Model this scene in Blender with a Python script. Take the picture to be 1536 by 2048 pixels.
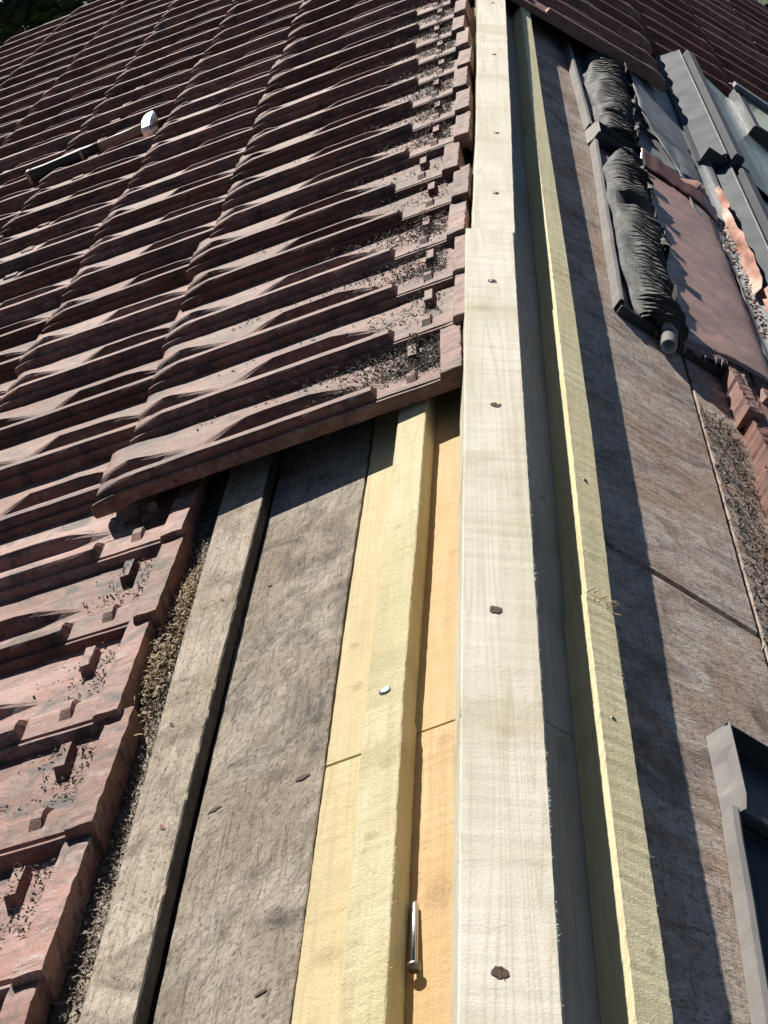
import bpy, math, random
from math import radians, sin, cos, pi
from mathutils import Vector, Matrix, noise
random.seed(7)
for o in list(bpy.data.objects): bpy.data.objects.remove(o)
scene = bpy.context.scene
COL = scene.collection

# ------------------------------------------------------------------ camera
cd = bpy.data.cameras.new('camera'); cam = bpy.data.objects.new('camera', cd); COL.objects.link(cam)
cd.sensor_fit = 'HORIZONTAL'; cd.sensor_width = 36.0; cd.lens = 93.75
cd.clip_start = 0.05; cd.clip_end = 400
cx, cy, cz = (0.99619, 0.04022, 0.07744), (0.08715, -0.41513, -0.90558), (-0.00427, 0.90887, -0.41705)
cam.matrix_world = Matrix(((cx[0], -cy[0], -cz[0], -0.11074), (cx[1], -cy[1], -cz[1], 0.0),
                           (cx[2], -cy[2], -cz[2], 0.87759), (0, 0, 0, 1)))
scene.camera = cam
# ------------------------------------------------------------------ light
SUN = Vector((-0.66, 1.36, 0.78)).normalized()          # towards the sun
elev = math.asin(SUN.z); azim = math.atan2(SUN.x, SUN.y)
w = bpy.data.worlds.new('World'); scene.world = w; w.use_nodes = True
nt = w.node_tree
sky = nt.nodes.new('ShaderNodeTexSky'); sky.sky_type = 'NISHITA'; sky.sun_disc = False
sky.sun_elevation = elev; sky.sun_rotation = azim
sky.air_density = 0.55; sky.dust_density = 0.1; sky.altitude = 800
bg = nt.nodes['Background']; bg.inputs[1].default_value = 0.05
nt.links.new(sky.outputs[0], bg.inputs[0])
sd = bpy.data.lights.new('sun', 'SUN'); sun = bpy.data.objects.new('sun', sd); COL.objects.link(sun)
sd.energy = 5.0; sd.angle = radians(0.5); sd.color = (1.0, 0.95, 0.87)
sun.rotation_euler = (-SUN).to_track_quat('-Z', 'Y').to_euler()
sun.location = (-3, 6, 6)
vs = scene.view_settings
vs.view_transform = 'Standard'; vs.look = 'None'; vs.gamma = 1.0; vs.exposure = 0.66; vs.use_curve_mapping = False

# ------------------------------------------------------------------ helpers
ANG = radians(28); CA, SA = cos(ANG), sin(ANG); ZB = -0.06
ML = Matrix(((CA, 0, -SA, 0), (0, 1, 0, 0), (SA, 0, CA, ZB), (0, 0, 0, 1)))    # local x runs UP the left slope (= -s)
MR = Matrix(((CA, 0, SA, 0), (0, 1, 0, 0), (-SA, 0, CA, ZB), (0, 0, 0, 1)))    # local x runs DOWN the right slope (= s)
I4 = Matrix.Identity(4)

def mesh(name, v, f, mat=None, smooth=False):
    m = bpy.data.meshes.new(name); m.from_pydata([tuple(p) for p in v], [], f); m.update()
    if mat: m.materials.append(mat)
    if smooth:
        m.polygons.foreach_set('use_smooth', [True] * len(m.polygons))
    return m
def obj(name, m, parent=None, M=None):
    o = bpy.data.objects.new(name, m); COL.objects.link(o)
    if parent: o.parent = parent
    if M is not None: o.matrix_local = M
    return o
def tag(o, label=None, cat=None, group=None, kind=None):
    if label: o['label'] = label
    if cat: o['category'] = cat
    if group: o['group'] = group
    if kind: o['kind'] = kind
    return o
def empty(name, loc=(0, 0, 0)):
    o = bpy.data.objects.new(name, None); COL.objects.link(o); o.location = loc; o.empty_display_size = 0.05
    return o
def smooth(a, b, x):
    if a == b: return 1.0 if x >= a else 0.0
    t = max(0.0, min(1.0, (x - a) / (b - a))); return t * t * (3 - 2 * t)
def lerp_tab(tab, x):
    if x <= tab[0][0]: return tab[0][1]
    for (x0, y0), (x1, y1) in zip(tab, tab[1:]):
        if x <= x1: return y0 + (y1 - y0) * (x - x0) / (x1 - x0)
    return tab[-1][1]

def timber(a0, a1, h0, h1, y0, y1, n=80, c=0.0012, j=0.0005, seed=0, dh=None):
    """timber running along Y; a0/a1 may be tables of (y, a)"""
    rnd = random.Random(seed); V = []; F = []
    fa0 = (lambda y: lerp_tab(a0, y)) if isinstance(a0, (list, tuple)) else (lambda y: a0)
    fa1 = (lambda y: lerp_tab(a1, y)) if isinstance(a1, (list, tuple)) else (lambda y: a1)
    for i in range(n + 1):
        y = y0 + (y1 - y0) * i / n
        A, B = fa0(y), fa1(y)
        e = dh(y) if dh else 0.0
        w0 = 0.0007 * noise.noise((seed * 3.1, y * 2.2, 0)); w1 = 0.0007 * noise.noise((seed * 3.1 + 9, y * 2.2, 5))
        sec = [(A + c, h0), (B - c, h0), (B, h0 + c), (B, h1 - c), (B - c, h1), (A + c, h1), (A, h1 - c), (A, h0 + c)]
        for k, (p, q) in enumerate(sec):
            ww = w1 if 1 <= k <= 4 else w0
            V.append((p + ww + rnd.uniform(-j, j) * 0.5, y, q + e + rnd.uniform(-j, j) * (0.4 if q > h0 + 2 * c else 0)))
    for i in range(n):
        for k in range(8):
            F.append((i * 8 + k, i * 8 + (k + 1) % 8, (i + 1) * 8 + (k + 1) % 8, (i + 1) * 8 + k)[::-1])
    F.append(tuple(range(8))); F.append(tuple(range(n * 8, n * 8 + 8))[::-1])
    return V, F
def box(x0, x1, y0, y1, z0, z1, b=0.0):
    if b <= 0:
        V = [(x, y, z) for x in (x0, x1) for y in (y0, y1) for z in (z0, z1)]
        F = [(0, 1, 3, 2), (4, 6, 7, 5), (0, 4, 5, 1), (2, 3, 7, 6), (0, 2, 6, 4), (1, 5, 7, 3)]
        return V, F
    V = []; F = []
    for z, i in ((z0, b), (z0 + b, 0), (z1 - b, 0), (z1, b)):
        V += [(x0 + i, y0 + i, z), (x1 - i, y0 + i, z), (x1 - i, y1 - i, z), (x0 + i, y1 - i, z)]
    F.append((3, 2, 1, 0)); F.append((12, 13, 14, 15))
    for r in range(3):
        for k in range(4):
            F.append((r * 4 + k, r * 4 + (k + 1) % 4, r * 4 + 4 + (k + 1) % 4, r * 4 + 4 + k))
    return V, F
def tube(p0, p1, prof, n=16):
    """surface of revolution from p0 to p1, prof = [(t 0..1, radius)]"""
    p0 = Vector(p0); p1 = Vector(p1); d = p1 - p0; q = d.to_track_quat('Z', 'Y')
    V = []; F = []
    for t, r in prof:
        for k in range(n):
            a = 2 * pi * k / n
            V.append(p0 + d * t + q @ Vector((r * cos(a), r * sin(a), 0)))
    m = len(prof)
    for i in range(m - 1):
        for k in range(n):
            F.append((i * n + k, i * n + (k + 1) % n, (i + 1) * n + (k + 1) % n, (i + 1) * n + k))
    F.append(tuple(range(n))[::-1]); F.append(tuple(range((m - 1) * n, m * n)))
    return V, F
def sheet(pts_grid, th=0.0012):
    """grid [i][j] of points -> thin closed sheet"""
    n = len(pts_grid); m = len(pts_grid[0]); P = [[Vector(p) for p in r] for r in pts_grid]
    V = []; F = []
    N = [[None] * m for _ in range(n)]
    for i in range(n):
        for j in range(m):
            a = P[min(i + 1, n - 1)][j] - P[max(i - 1, 0)][j]; b = P[i][min(j + 1, m - 1)] - P[i][max(j - 1, 0)]
            k = a.cross(b); N[i][j] = k.normalized() if k.length > 1e-12 else Vector((0, 0, 1))
    for i in range(n):
        for j in range(m): V.append(P[i][j] + N[i][j] * th * 0.5)
    for i in range(n):
        for j in range(m): V.append(P[i][j] - N[i][j] * th * 0.5)
    o = n * m; ix = lambda i, j: i * m + j
    for i in range(n - 1):
        for j in range(m - 1):
            F.append((ix(i, j), ix(i + 1, j), ix(i + 1, j + 1), ix(i, j + 1)))
            F.append((o + ix(i, j), o + ix(i, j + 1), o + ix(i + 1, j + 1), o + ix(i + 1, j)))
    for i in range(n - 1):
        F.append((ix(i, 0), o + ix(i, 0), o + ix(i + 1, 0), ix(i + 1, 0)))
        F.append((ix(i, m - 1), ix(i + 1, m - 1), o + ix(i + 1, m - 1), o + ix(i, m - 1)))
    for j in range(m - 1):
        F.append((ix(0, j), ix(0, j + 1), o + ix(0, j + 1), o + ix(0, j)))
        F.append((ix(n - 1, j), o + ix(n - 1, j), o + ix(n - 1, j + 1), ix(n - 1, j + 1)))
    return V, F
def join(*parts):
    V = []; F = []
    for v, f in parts:
        o = len(V); V += list(v); F += [tuple(i + o for i in q) for q in f]
    return V, F

# ------------------------------------------------------------------ materials
class NB:
    def __init__(s, name):
        s.m = bpy.data.materials.new(name); s.m.use_nodes = True; s.t = s.m.node_tree
        s.b = s.t.nodes['Principled BSDF']; s.out = s.t.nodes['Material Output']
    def n(s, t, **k):
        x = s.t.nodes.new(t)
        for a, v in k.items(): setattr(x, a, v)
        return x
    def l(s, a, b): s.t.links.new(a, b)
    def val(s, x, sock):
        if hasattr(x, 'node') or isinstance(x, bpy.types.NodeSocket): s.l(x, sock)
        else: sock.default_value = x
    def coords(s, scale=(1, 1, 1), rnd=10.0):
        tc = s.n('ShaderNodeTexCoord'); oi = s.n('ShaderNodeObjectInfo')
        mu = s.n('ShaderNodeVectorMath', operation='MULTIPLY'); mu.inputs[1].default_value = scale
        s.l(tc.outputs['Object'], mu.inputs[0])
        m2 = s.n('ShaderNodeMath', operation='MULTIPLY'); m2.inputs[1].default_value = rnd
        s.l(oi.outputs['Random'], m2.inputs[0])
        ad = s.n('ShaderNodeVectorMath', operation='ADD'); s.l(mu.outputs[0], ad.inputs[0]); s.l(m2.outputs[0], ad.inputs[1])
        return ad.outputs[0]
    def noise(s, vec, scale, detail=4, rough=0.55, dist=0.0):
        x = s.n('ShaderNodeTexNoise'); s.l(vec, x.inputs['Vector']); x.inputs['Scale'].default_value = scale
        x.inputs['Detail'].default_value = detail; x.inputs['Roughness'].default_value = rough; x.inputs['Distortion'].default_value = dist
        return x.outputs[0]
    def ramp(s, fac, stops):
        x = s.n('ShaderNodeValToRGB'); s.l(fac, x.inputs[0]); e = x.color_ramp.elements
        while len(e) < len(stops): e.new(0.5)
        for q, (p, c) in zip(e, stops):
            q.position = p; q.color = (c, c, c, 1) if isinstance(c, (int, float)) else (*c, 1)
        return x.outputs[0]
    def mix(s, fac, a, b, mode='MIX'):
        x = s.n('ShaderNodeMix', data_type='RGBA', blend_type=mode)
        s.val(fac, x.inputs[0])
        for q, i in ((a, 6), (b, 7)):
            if isinstance(q, tuple): x.inputs[i].default_value = (*q, 1)
            else: s.l(q, x.inputs[i])
        return x.outputs[2]
    def math(s, op, a, b=0.0):
        x = s.n('ShaderNodeMath', operation=op); s.val(a, x.inputs[0]); s.val(b, x.inputs[1]); return x.outputs[0]
    def bump(s, h, strength=0.5, dist=0.002, prev=None):
        x = s.n('ShaderNodeBump'); x.inputs['Strength'].default_value = strength; x.inputs['Distance'].default_value = dist
        s.l(h, x.inputs['Height'])
        if prev is not None: s.l(prev, x.inputs['Normal'])
        return x.outputs[0]
    def done(s, col, rough=0.8, normal=None, metal=0.0, spec=0.4):
        s.val(col if not isinstance(col, tuple) else (*col, 1), s.b.inputs['Base Color'])
        s.val(rough, s.b.inputs['Roughness']); s.val(metal, s.b.inputs['Metallic'])
        s.b.inputs['Specular IOR Level'].default_value = spec
        if normal is not None: s.l(normal, s.b.inputs['Normal'])
        return s.m

def new_wood(name, pale, mid, green, dark, fuzz=0.5, rings=0.5, knots=(), ovals=()):
    b = NB(name)
    v = b.coords((1, 1, 1), 7.0)
    vg = b.coords((95, 5.0, 95), 13.0)
    big = b.noise(b.coords((9, 3.0, 9), 5.0), 1.0, 3, 0.6)
    grain = b.noise(vg, 1.0, 5, 0.6, 0.4)
    col = b.mix(b.ramp(big, [(0.38, 0.0), (0.62, 1.0)]), pale, mid)
    gpat = b.noise(b.coords((14, 2.2, 14), 21.0), 1.0, 2, 0.5)
    col = b.mix(b.math('MULTIPLY', b.ramp(gpat, [(0.5, 0.0), (0.68, 1.0)]), 0.55), col, green)
    col = b.mix(b.math('MULTIPLY', b.ramp(grain, [(0.45, 0.0), (0.75, 1.0)]), 0.33), col, dark, 'MIX')
    # growth rings: thin lines along the grain, gently wandering
    rn_ = b.noise(b.coords((26, 0.55, 14), 3.0), 1.0, 1.5, 0.4, 0.15)
    ring = b.ramp(b.math('FRACT', b.math('MULTIPLY', rn_, 22.0)), [(0.0, 0.25), (0.12, 0.0), (0.62, 0.0), (0.93, 1.0), (1.0, 0.25)])
    rmask = b.ramp(b.noise(b.coords((20, 2.5, 20), 41.0), 1.0, 3), [(0.35, 0.15), (0.6, 1.0)])
    col = b.mix(b.math('MULTIPLY', b.math('MULTIPLY', ring, rmask), 0.34 * rings), col, dark)
    bnd = b.noise(b.coords((1.6, 5.5, 1.6), 51.0), 1.0, 3, 0.55, 0.6)
    col = b.mix(b.math('MULTIPLY', b.ramp(bnd, [(0.60, 0.0), (0.68, 1.0), (0.72, 0.2)]), 0.35), col, tuple(0.45 * x + 0.55 * y for x, y in zip(dark, green)))
    # hair cracks and saw marks across
    cr = b.noise(b.coords((12, 75, 12), 17.0), 1.0, 2, 0.45, 0.6)
    crk = b.ramp(cr, [(0.492, 0.0), (0.5, 1.0), (0.508, 0.0)])
    msk = b.ramp(b.noise(v, 22, 2), [(0.54, 0.0), (0.62, 1.0)])
    col = b.mix(b.math('MULTIPLY', b.math('MULTIPLY', crk, msk), 0.5), col, dark)
    # knot bands
    kn = b.noise(b.coords((6, 7.0, 6), 31.0), 1.0, 1, 0.4, 0.3)
    knm = b.ramp(kn, [(0.66, 0.0), (0.74, 1.0)])
    col = b.mix(b.math('MULTIPLY', knm, 0.5), col, tuple(0.5 * x + 0.5 * y for x, y in zip(dark, green)))
    if knots:
        tc = b.n('ShaderNodeTexCoord'); sx = b.n('ShaderNodeSeparateXYZ'); b.l(tc.outputs['Object'], sx.inputs[0])
        wob = b.math('MULTIPLY', b.math('SUBTRACT', b.noise(b.coords((28, 22, 28), 0.0), 1.0, 4, 0.6, 0.8), 0.5), 0.10)
        yw = b.math('ADD', sx.outputs[1], wob)
        for yk, wk, ak in knots:
            dk = b.math('ABSOLUTE', b.math('SUBTRACT', yw, yk))
            mk = b.ramp(b.math('DIVIDE', dk, wk), [(0.0, 1.0), (0.35, 0.55), (1.0, 0.0)])
            col = b.mix(b.math('MULTIPLY', mk, ak), col, tuple(0.55 * x + 0.45 * y for x, y in zip(dark, green)))
    if ovals:
        tc = b.n('ShaderNodeTexCoord'); sx = b.n('ShaderNodeSeparateXYZ'); b.l(tc.outputs['Object'], sx.inputs[0])
        wob = b.math('MULTIPLY', b.math('SUBTRACT', b.noise(b.coords((90, 60, 90), 0.0), 1.0, 3, 0.6), 0.5), 0.9)
        for xk, yk, rx, ry, ak in ovals:
            ex = b.math('DIVIDE', b.math('SUBTRACT', sx.outputs[0], xk), rx); ey = b.math('DIVIDE', b.math('SUBTRACT', sx.outputs[1], yk), ry)
            dd = b.math('ADD', b.math('SQRT', b.math('ADD', b.math('MULTIPLY', ex, ex), b.math('MULTIPLY', ey, ey))), wob)
            mk = b.ramp(dd, [(0.0, 1.0), (0.25, 0.8), (0.75, 0.45), (1.0, 0.0)])
            rg = b.ramp(b.math('FRACT', b.math('MULTIPLY', dd, 3.0)), [(0.0, 1.0), (0.5, 0.45), (1.0, 1.0)])
            col = b.mix(b.math('MULTIPLY', b.math('MULTIPLY', mk, rg), ak), col, tuple(0.62 * x for x in dark))
    dirt = b.ramp(b.noise(v, 30, 6, 0.7, 0.6), [(0.60, 0.0), (0.74, 1.0)])
    col = b.mix(b.math('MULTIPLY', dirt, 0.25), col, dark)
    speck = b.ramp(b.noise(b.coords((420, 260, 420), 3.0), 1.0, 3, 0.75, 1.0), [(0.60, 0.0), (0.70, 1.0)])
    col = b.mix(b.math('MULTIPLY', speck, 0.42), col, dark)
    saw = b.noise(b.coords((300, 260, 300), 3.0), 1.0, 4, 0.7, 1.2)
    n1 = b.bump(saw, 0.5 * fuzz, 0.0018)
    n2 = b.bump(b.noise(b.coords((85, 75, 85), 2.0), 1.0, 4, 0.65, 1.5), 0.25 * fuzz, 0.002, n1)
    n3 = b.bump(crk, 0.15, -0.001, n2)
    return b.done(col, 0.75, n3, spec=0.25)

def old_wood(name, pale, mid, black, brown, diag=0.0, bumpk=1.0):
    b = NB(name)
    v = b.coords((1, 1, 1), 9.0)
    rot = b.n('ShaderNodeVectorRotate', rotation_type='Z_AXIS'); rot.inputs['Angle'].default_value = diag
    b.l(v, rot.inputs['Vector'])
    def st(sc, k):
        mu = b.n('ShaderNodeVectorMath', operation='MULTIPLY'); b.l(rot.outputs[0], mu.inputs[0]); mu.inputs[1].default_value = sc
        return mu.outputs[0]
    streak = b.noise(st((70, 20, 70), 0), 1.0, 8, 0.76, 1.0)
    fine = b.noise(st((330, 120, 300), 0), 1.0, 5, 0.75, 0.6)
    blot = b.noise(st((13, 8, 13), 0), 1.0, 8, 0.74, 0.9)
    lc = b.noise(b.coords((120, 3.2, 60), 19.0), 1.0, 4, 0.6, 0.5)
    lcr = b.ramp(lc, [(0.482, 0.0), (0.5, 1.0), (0.518, 0.0)])
    blot2 = b.noise(v, 6.0, 6, 0.68, 0.8)
    col = b.mix(b.ramp(streak, [(0.38, 0.0), (0.62, 1.0)]), mid, pale)
    col = b.mix(b.math('MULTIPLY', b.ramp(blot2, [(0.44, 0.0), (0.64, 1.0)]), 0.75), col, brown)
    col = b.mix(b.math('MULTIPLY', b.ramp(blot, [(0.48, 0.0), (0.66, 1.0)]), 0.85), col, black)
    col = b.mix(b.math('MULTIPLY', lcr, 0.55), col, tuple(0.5 * x for x in black))
    ck = b.ramp(fine, [(0.36, 1.0), (0.47, 0.0)])
    col = b.mix(b.math('MULTIPLY', ck, 0.75), col, tuple(0.35 * x for x in black))
    spk = b.ramp(b.noise(v, 260, 2, 0.7), [(0.66, 0.0), (0.74, 1.0)])
    col = b.mix(b.math('MULTIPLY', spk, 0.4), col, pale)
    n1 = b.bump(streak, 0.6 * bumpk, 0.004)
    n2 = b.bump(fine, 0.6 * bumpk, 0.0025, n1)
    n3 = b.bump(b.noise(v, 190, 4, 0.7), 0.5 * bumpk, 0.002, n2)
    return b.done(col, 0.9, n3, spec=0.15)

M_beam = new_wood('treated_pine_pale', (0.78, 0.735, 0.615), (0.70, 0.65, 0.52), (0.56, 0.54, 0.37), (0.44, 0.34, 0.21), 0.7, 1.2, ((1.30, .03, .25), (1.50, .045, .55), (1.53, .02, .4), (2.03, .04, .3), (2.60, .06, .55), (3.55, .04, .35), (4.07, .05, .45), (4.45, .05, .4)), ((0.004, 1.485, .014, .012, .5), (-0.012, 2.61, .012, .02, .4), (0.022, 1.99, .008, .012, .4)))
M_batL = new_wood('treated_pine_yellow', (0.68, 0.60, 0.375), (0.62, 0.53, 0.30), (0.54, 0.50, 0.27), (0.36, 0.25, 0.11), 1.7, 0.5, ((1.33, .02, .3), (1.56, .03, .35), (1.86, .02, .25)), ((-0.101, 1.425, .008, .008, .55), (-0.107, 1.28, .009, .008, .55), (-0.09, 1.54, .011, .014, .4), (-0.1, 2.05, .007, .01, .45)))
M_plkN = new_wood('new_board_orange', (0.64, 0.47, 0.245), (0.60, 0.41, 0.19), (0.55, 0.42, 0.20), (0.36, 0.20, 0.08), 1.1, 0.9, ((1.36, .05, .3), (1.57, .02, .35), (1.93, .02, .25)), ((-0.052, 1.36, .016, .028, .55), (-0.05, 1.60, .012, .012, .5), (-0.045, 2.0, .008, .010, .45)))
M_plkY = new_wood('new_board_yellow', (0.66, 0.555, 0.325), (0.61, 0.49, 0.265), (0.54, 0.47, 0.25), (0.34, 0.22, 0.10), 1.3, 0.9, ((1.57, .02, .25),), ((-0.150, 1.325, .016, .016, .6), (-0.148, 1.765, .008, .011, .7), (-0.157, 1.86, .006, .008, .7), (-0.168, 1.22, .009, .010, .5)))
M_batR = new_wood('treated_pine_green', (0.86, 0.77, 0.50), (0.80, 0.70, 0.42), (0.70, 0.645, 0.37), (0.44, 0.33, 0.15), 1.0, 0.7, ((1.62, .02, .3), (2.7, .03, .3), (3.5, .04, .3)), ((0.112, 1.455, .008, .010, .6), (0.11, 2.0, .008, .010, .4), (0.118, 1.295, .006, .012, .6)))
M_plkR = new_wood('new_board_grey', (0.74, 0.70, 0.60), (0.66, 0.61, 0.51), (0.58, 0.55, 0.42), (0.26, 0.21, 0.15), 0.8, 1.0, ((1.9, .03, .3),), ((0.075, 1.62, .008, .03, .6), (0.075, 2.2, .006, .012, .6)))
M_oldL = old_wood('weathered_plank_grey', (0.52, 0.455, 0.37), (0.32, 0.272, 0.215), (0.095, 0.084, 0.074), (0.29, 0.225, 0.16), 0.35, 1.0)
M_oldB = old_wood('weathered_batten', (0.60, 0.515, 0.41), (0.44, 0.365, 0.28), (0.17, 0.14, 0.11), (0.34, 0.27, 0.19), 0.02, 0.9)
M_oldR = old_wood('weathered_plank_brown', (0.70, 0.62, 0.545), (0.45, 0.355, 0.285), (0.17, 0.13, 0.105), (0.45, 0.275, 0.19), 1.2, 0.8)

def clay(name, red, dark, pale, lich, amt):
    b = NB(name)
    v = b.coords((1, 1, 1), 11.0)
    oi = b.n('ShaderNodeObjectInfo')
    n1 = b.noise(v, 9, 5, 0.62, 0.4)
    n2 = b.noise(b.coords((7, 26, 26), 4.0), 1.0, 5, 0.65, 0.6)
    n3 = b.noise(v, 60, 4, 0.7)
    n4 = b.noise(v, 330, 3, 0.7)
    col = b.mix(b.ramp(n1, [(0.36, 0.0), (0.64, 1.0)]), red, dark)
    col = b.mix(b.math('MULTIPLY', b.ramp(n2, [(0.46, 0.0), (0.66, 1.0)]), 0.65 * amt), col, pale)
    col = b.mix(b.math('MULTIPLY', b.ramp(n3, [(0.56, 0.0), (0.70, 1.0)]), 0.7 * amt), col, lich)
    n5 = b.noise(b.coords((45, 120, 120), 6.0), 1.0, 5, 0.75, 0.6)
    col = b.mix(b.math('MULTIPLY', b.ramp(n5, [(0.33, 1.0), (0.44, 0.0)]), 0.65), col, tuple(0.25 * x for x in dark))
    col = b.mix(b.math('MULTIPLY', b.ramp(n5, [(0.55, 0.0), (0.68, 1.0)]), 0.5), col, pale)
    col = b.mix(b.math('MULTIPLY', b.ramp(n4, [(0.56, 0.0), (0.68, 1.0)]), 0.65), col, tuple(0.28 * x for x in dark))
    col = b.mix(b.math('MULTIPLY', b.ramp(b.noise(v, 17, 5, 0.7, 0.5), [(0.50, 0.0), (0.64, 1.0)]), 0.85 * amt), col, (0.05, 0.042, 0.036))
    hv = b.n('ShaderNodeHueSaturation'); b.l(col, hv.inputs['Color'])
    b.l(b.math('MULTIPLY_ADD', oi.outputs['Random'], 0.5), hv.inputs['Value'])
    hv.inputs['Value'].links[0].from_node.inputs[2].default_value = 0.66
    b.l(b.math('MULTIPLY_ADD', oi.outputs['Random'], -0.25), hv.inputs['Saturation'])
    hv.inputs['Saturation'].links[0].from_node.inputs[2].default_value = 1.08
    k1 = b.bump(n5, 0.3, 0.0018); k2 = b.bump(n4, 0.5, 0.0014, k1)
    return b.done(hv.outputs[0], 0.72, k2, spec=0.35)
M_tile = clay('weathered_clay', (0.26, 0.097, 0.062), (0.14, 0.06, 0.044), (0.345, 0.215, 0.155), (0.345, 0.295, 0.225), 0.9)
M_tileF = clay('fresh_clay', (0.36, 0.155, 0.105), (0.24, 0.105, 0.078), (0.40, 0.26, 0.215), (0.40, 0.365, 0.32), 1.05)
M_tileR = clay('dark_clay', (0.30, 0.125, 0.085), (0.22, 0.10, 0.075), (0.38, 0.22, 0.17), (0.33, 0.26, 0.21), 0.6)

def metal(name, c1, c2, rough=(0.3, 0.5), met=0.8, scale=30, bumpk=0.15, aniso=(1, 1, 1), spec=0.5):
    b = NB(name); v = b.coords(aniso, 5.0)
    n1 = b.noise(v, scale, 5, 0.65, 0.6); n2 = b.noise(v, scale * 9, 3, 0.6)
    col = b.mix(b.ramp(n1, [(0.35, 0.0), (0.65, 1.0)]), c1, c2)
    col = b.mix(b.math('MULTIPLY', b.ramp(n2, [(0.64, 0.0), (0.72, 1.0)]), 0.35), col, tuple(0.4 * x for x in c2))
    r = b.ramp(n1, [(0.3, rough[0]), (0.7, rough[1])])
    return b.done(col, r, b.bump(n1, bumpk, 0.004), met, spec)
M_edge = metal('shade_painted_side', (0.075, 0.06, 0.05), (0.04, 0.033, 0.028), (0.85, 0.95), 0.0, 60, 0.3)  # shade of the tile batten's uphill side, put into its colour
M_steel = metal('bright_steel', (0.62, 0.62, 0.62), (0.5, 0.5, 0.5), (0.22, 0.35), 1.0)
M_screw = metal('screw_zinc', (0.30, 0.29, 0.28), (0.18, 0.17, 0.16), (0.3, 0.5), 0.9)
M_zinc = metal('galvanised_sheet', (0.25, 0.26, 0.27), (0.15, 0.155, 0.16), (0.5, 0.68), 0.2, 16, 0.12, spec=0.25)
M_alu = metal('grey_aluminium_cladding', (0.062, 0.068, 0.08), (0.048, 0.053, 0.063), (0.65, 0.75), 0.0, 10, 0.04, spec=0.15)
M_tray = metal('brown_coated_sheet', (0.42, 0.235, 0.185), (0.22, 0.15, 0.13), (0.42, 0.6), 0.05, 22, 0.2)
M_black = metal('black_coated_sheet', (0.035, 0.036, 0.04), (0.025, 0.026, 0.03), (0.45, 0.6), 0.2, 12, 0.05)
M_lip = metal('pale_sheet_edge', (0.27, 0.255, 0.245), (0.21, 0.195, 0.185), (0.7, 0.8), 0.0, 20, 0.1, spec=0.15)
M_copper = metal('bare_copper', (0.46, 0.215, 0.14), (0.34, 0.145, 0.09), (0.55, 0.7), 0.1, 30, 0.15, spec=0.3)
M_verge = metal('dark_verge', (0.05, 0.035, 0.03), (0.03, 0.024, 0.02), (0.7, 0.8), 0.0, 12, 0.1)
M_fold = metal('dark_red_sheet', (0.20, 0.085, 0.065), (0.15, 0.07, 0.058), (0.3, 0.45), 0.2, 16, 0.1)
M_rubber = metal('black_pleated_felt', (0.085, 0.083, 0.08), (0.05, 0.05, 0.05), (0.68, 0.8), 0.0, 40, 0.15, spec=0.22)
M_pvc = metal('grey_plastic_pipe', (0.42, 0.42, 0.41), (0.34, 0.34, 0.33), (0.35, 0.5), 0.0, 20, 0.05)
M_grip = metal('black_rubber_grip', (0.012, 0.012, 0.013), (0.008, 0.008, 0.009), (0.5, 0.6), 0.0, 40, 0.1)
M_orange = metal('hammer_shaft_ochre', (0.36, 0.22, 0.16), (0.30, 0.175, 0.125), (0.4, 0.55), 0.0, 20, 0.05)
M_hole = metal('splintered_hole', (0.10, 0.045, 0.025), (0.05, 0.02, 0.012), (0.8, 0.9), 0.0, 300, 0.3)
M_gap = metal('dark_felt_underlay', (0.03, 0.027, 0.025), (0.018, 0.016, 0.015), (0.85, 0.95), 0.0, 20, 0.3)
def island(name, stops, rough=0.85, trans=0.0):
    b = NB(name); g = b.n('ShaderNodeNewGeometry')
    col = b.ramp(g.outputs['Random Per Island'], stops)
    m = b.done(col, rough, spec=0.2)
    return m
M_shav = island('wood_shavings', [(0.0, (0.26, 0.18, 0.09)), (0.3, (0.40, 0.29, 0.16)), (0.6, (0.50, 0.39, 0.24)), (0.85, (0.58, 0.49, 0.35)), (1.0, (0.62, 0.56, 0.46))])
M_shavD = island('dark_shavings', [(0.0, (0.07, 0.055, 0.045)), (0.6, (0.20, 0.16, 0.12)), (0.9, (0.36, 0.30, 0.23)), (1.0, (0.55, 0.48, 0.38))])  # darker, greyer range of shaving colours
M_litter = island('leaf_litter', [(0.0, (0.02, 0.015, 0.012)), (0.6, (0.05, 0.037, 0.028)), (0.88, (0.10, 0.08, 0.06)), (1.0, (0.24, 0.2, 0.155))])
M_leaf = island('leaves', [(0.0, (0.012, 0.022, 0.008)), (0.6, (0.025, 0.045, 0.015)), (1.0, (0.06, 0.085, 0.03))], 0.6)
b = NB('bark'); M_bark = b.done(b.mix(b.noise(b.coords((8, 8, 1.5)), 3.0, 5), (0.07, 0.05, 0.035), (0.16, 0.12, 0.09)), 0.9)
b = NB('grass_ground'); M_grass = b.done(b.mix(b.noise(b.coords(), 0.4, 8, 0.7), (0.035, 0.06, 0.018), (0.08, 0.10, 0.035)), 0.95)
b = NB('render_wall'); M_wall = b.done(b.mix(b.noise(b.coords(), 3, 6), (0.38, 0.34, 0.29), (0.45, 0.41, 0.36)), 0.9)
b = NB('window_glass'); M_glass = b.done((0.012, 0.016, 0.02), 0.05, None, 0.0, 0.6)
b = NB('milky_glazing'); nn = b.noise(b.coords((6, 1.6, 6)), 3.0, 5, 0.65, 1.0)
M_milky = b.done(b.mix(b.ramp(nn, [(0.4, 0.0), (0.62, 1.0)]), (0.13, 0.165, 0.16), (0.27, 0.31, 0.305)), 0.3, None, 0.0, 0.5)

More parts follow.
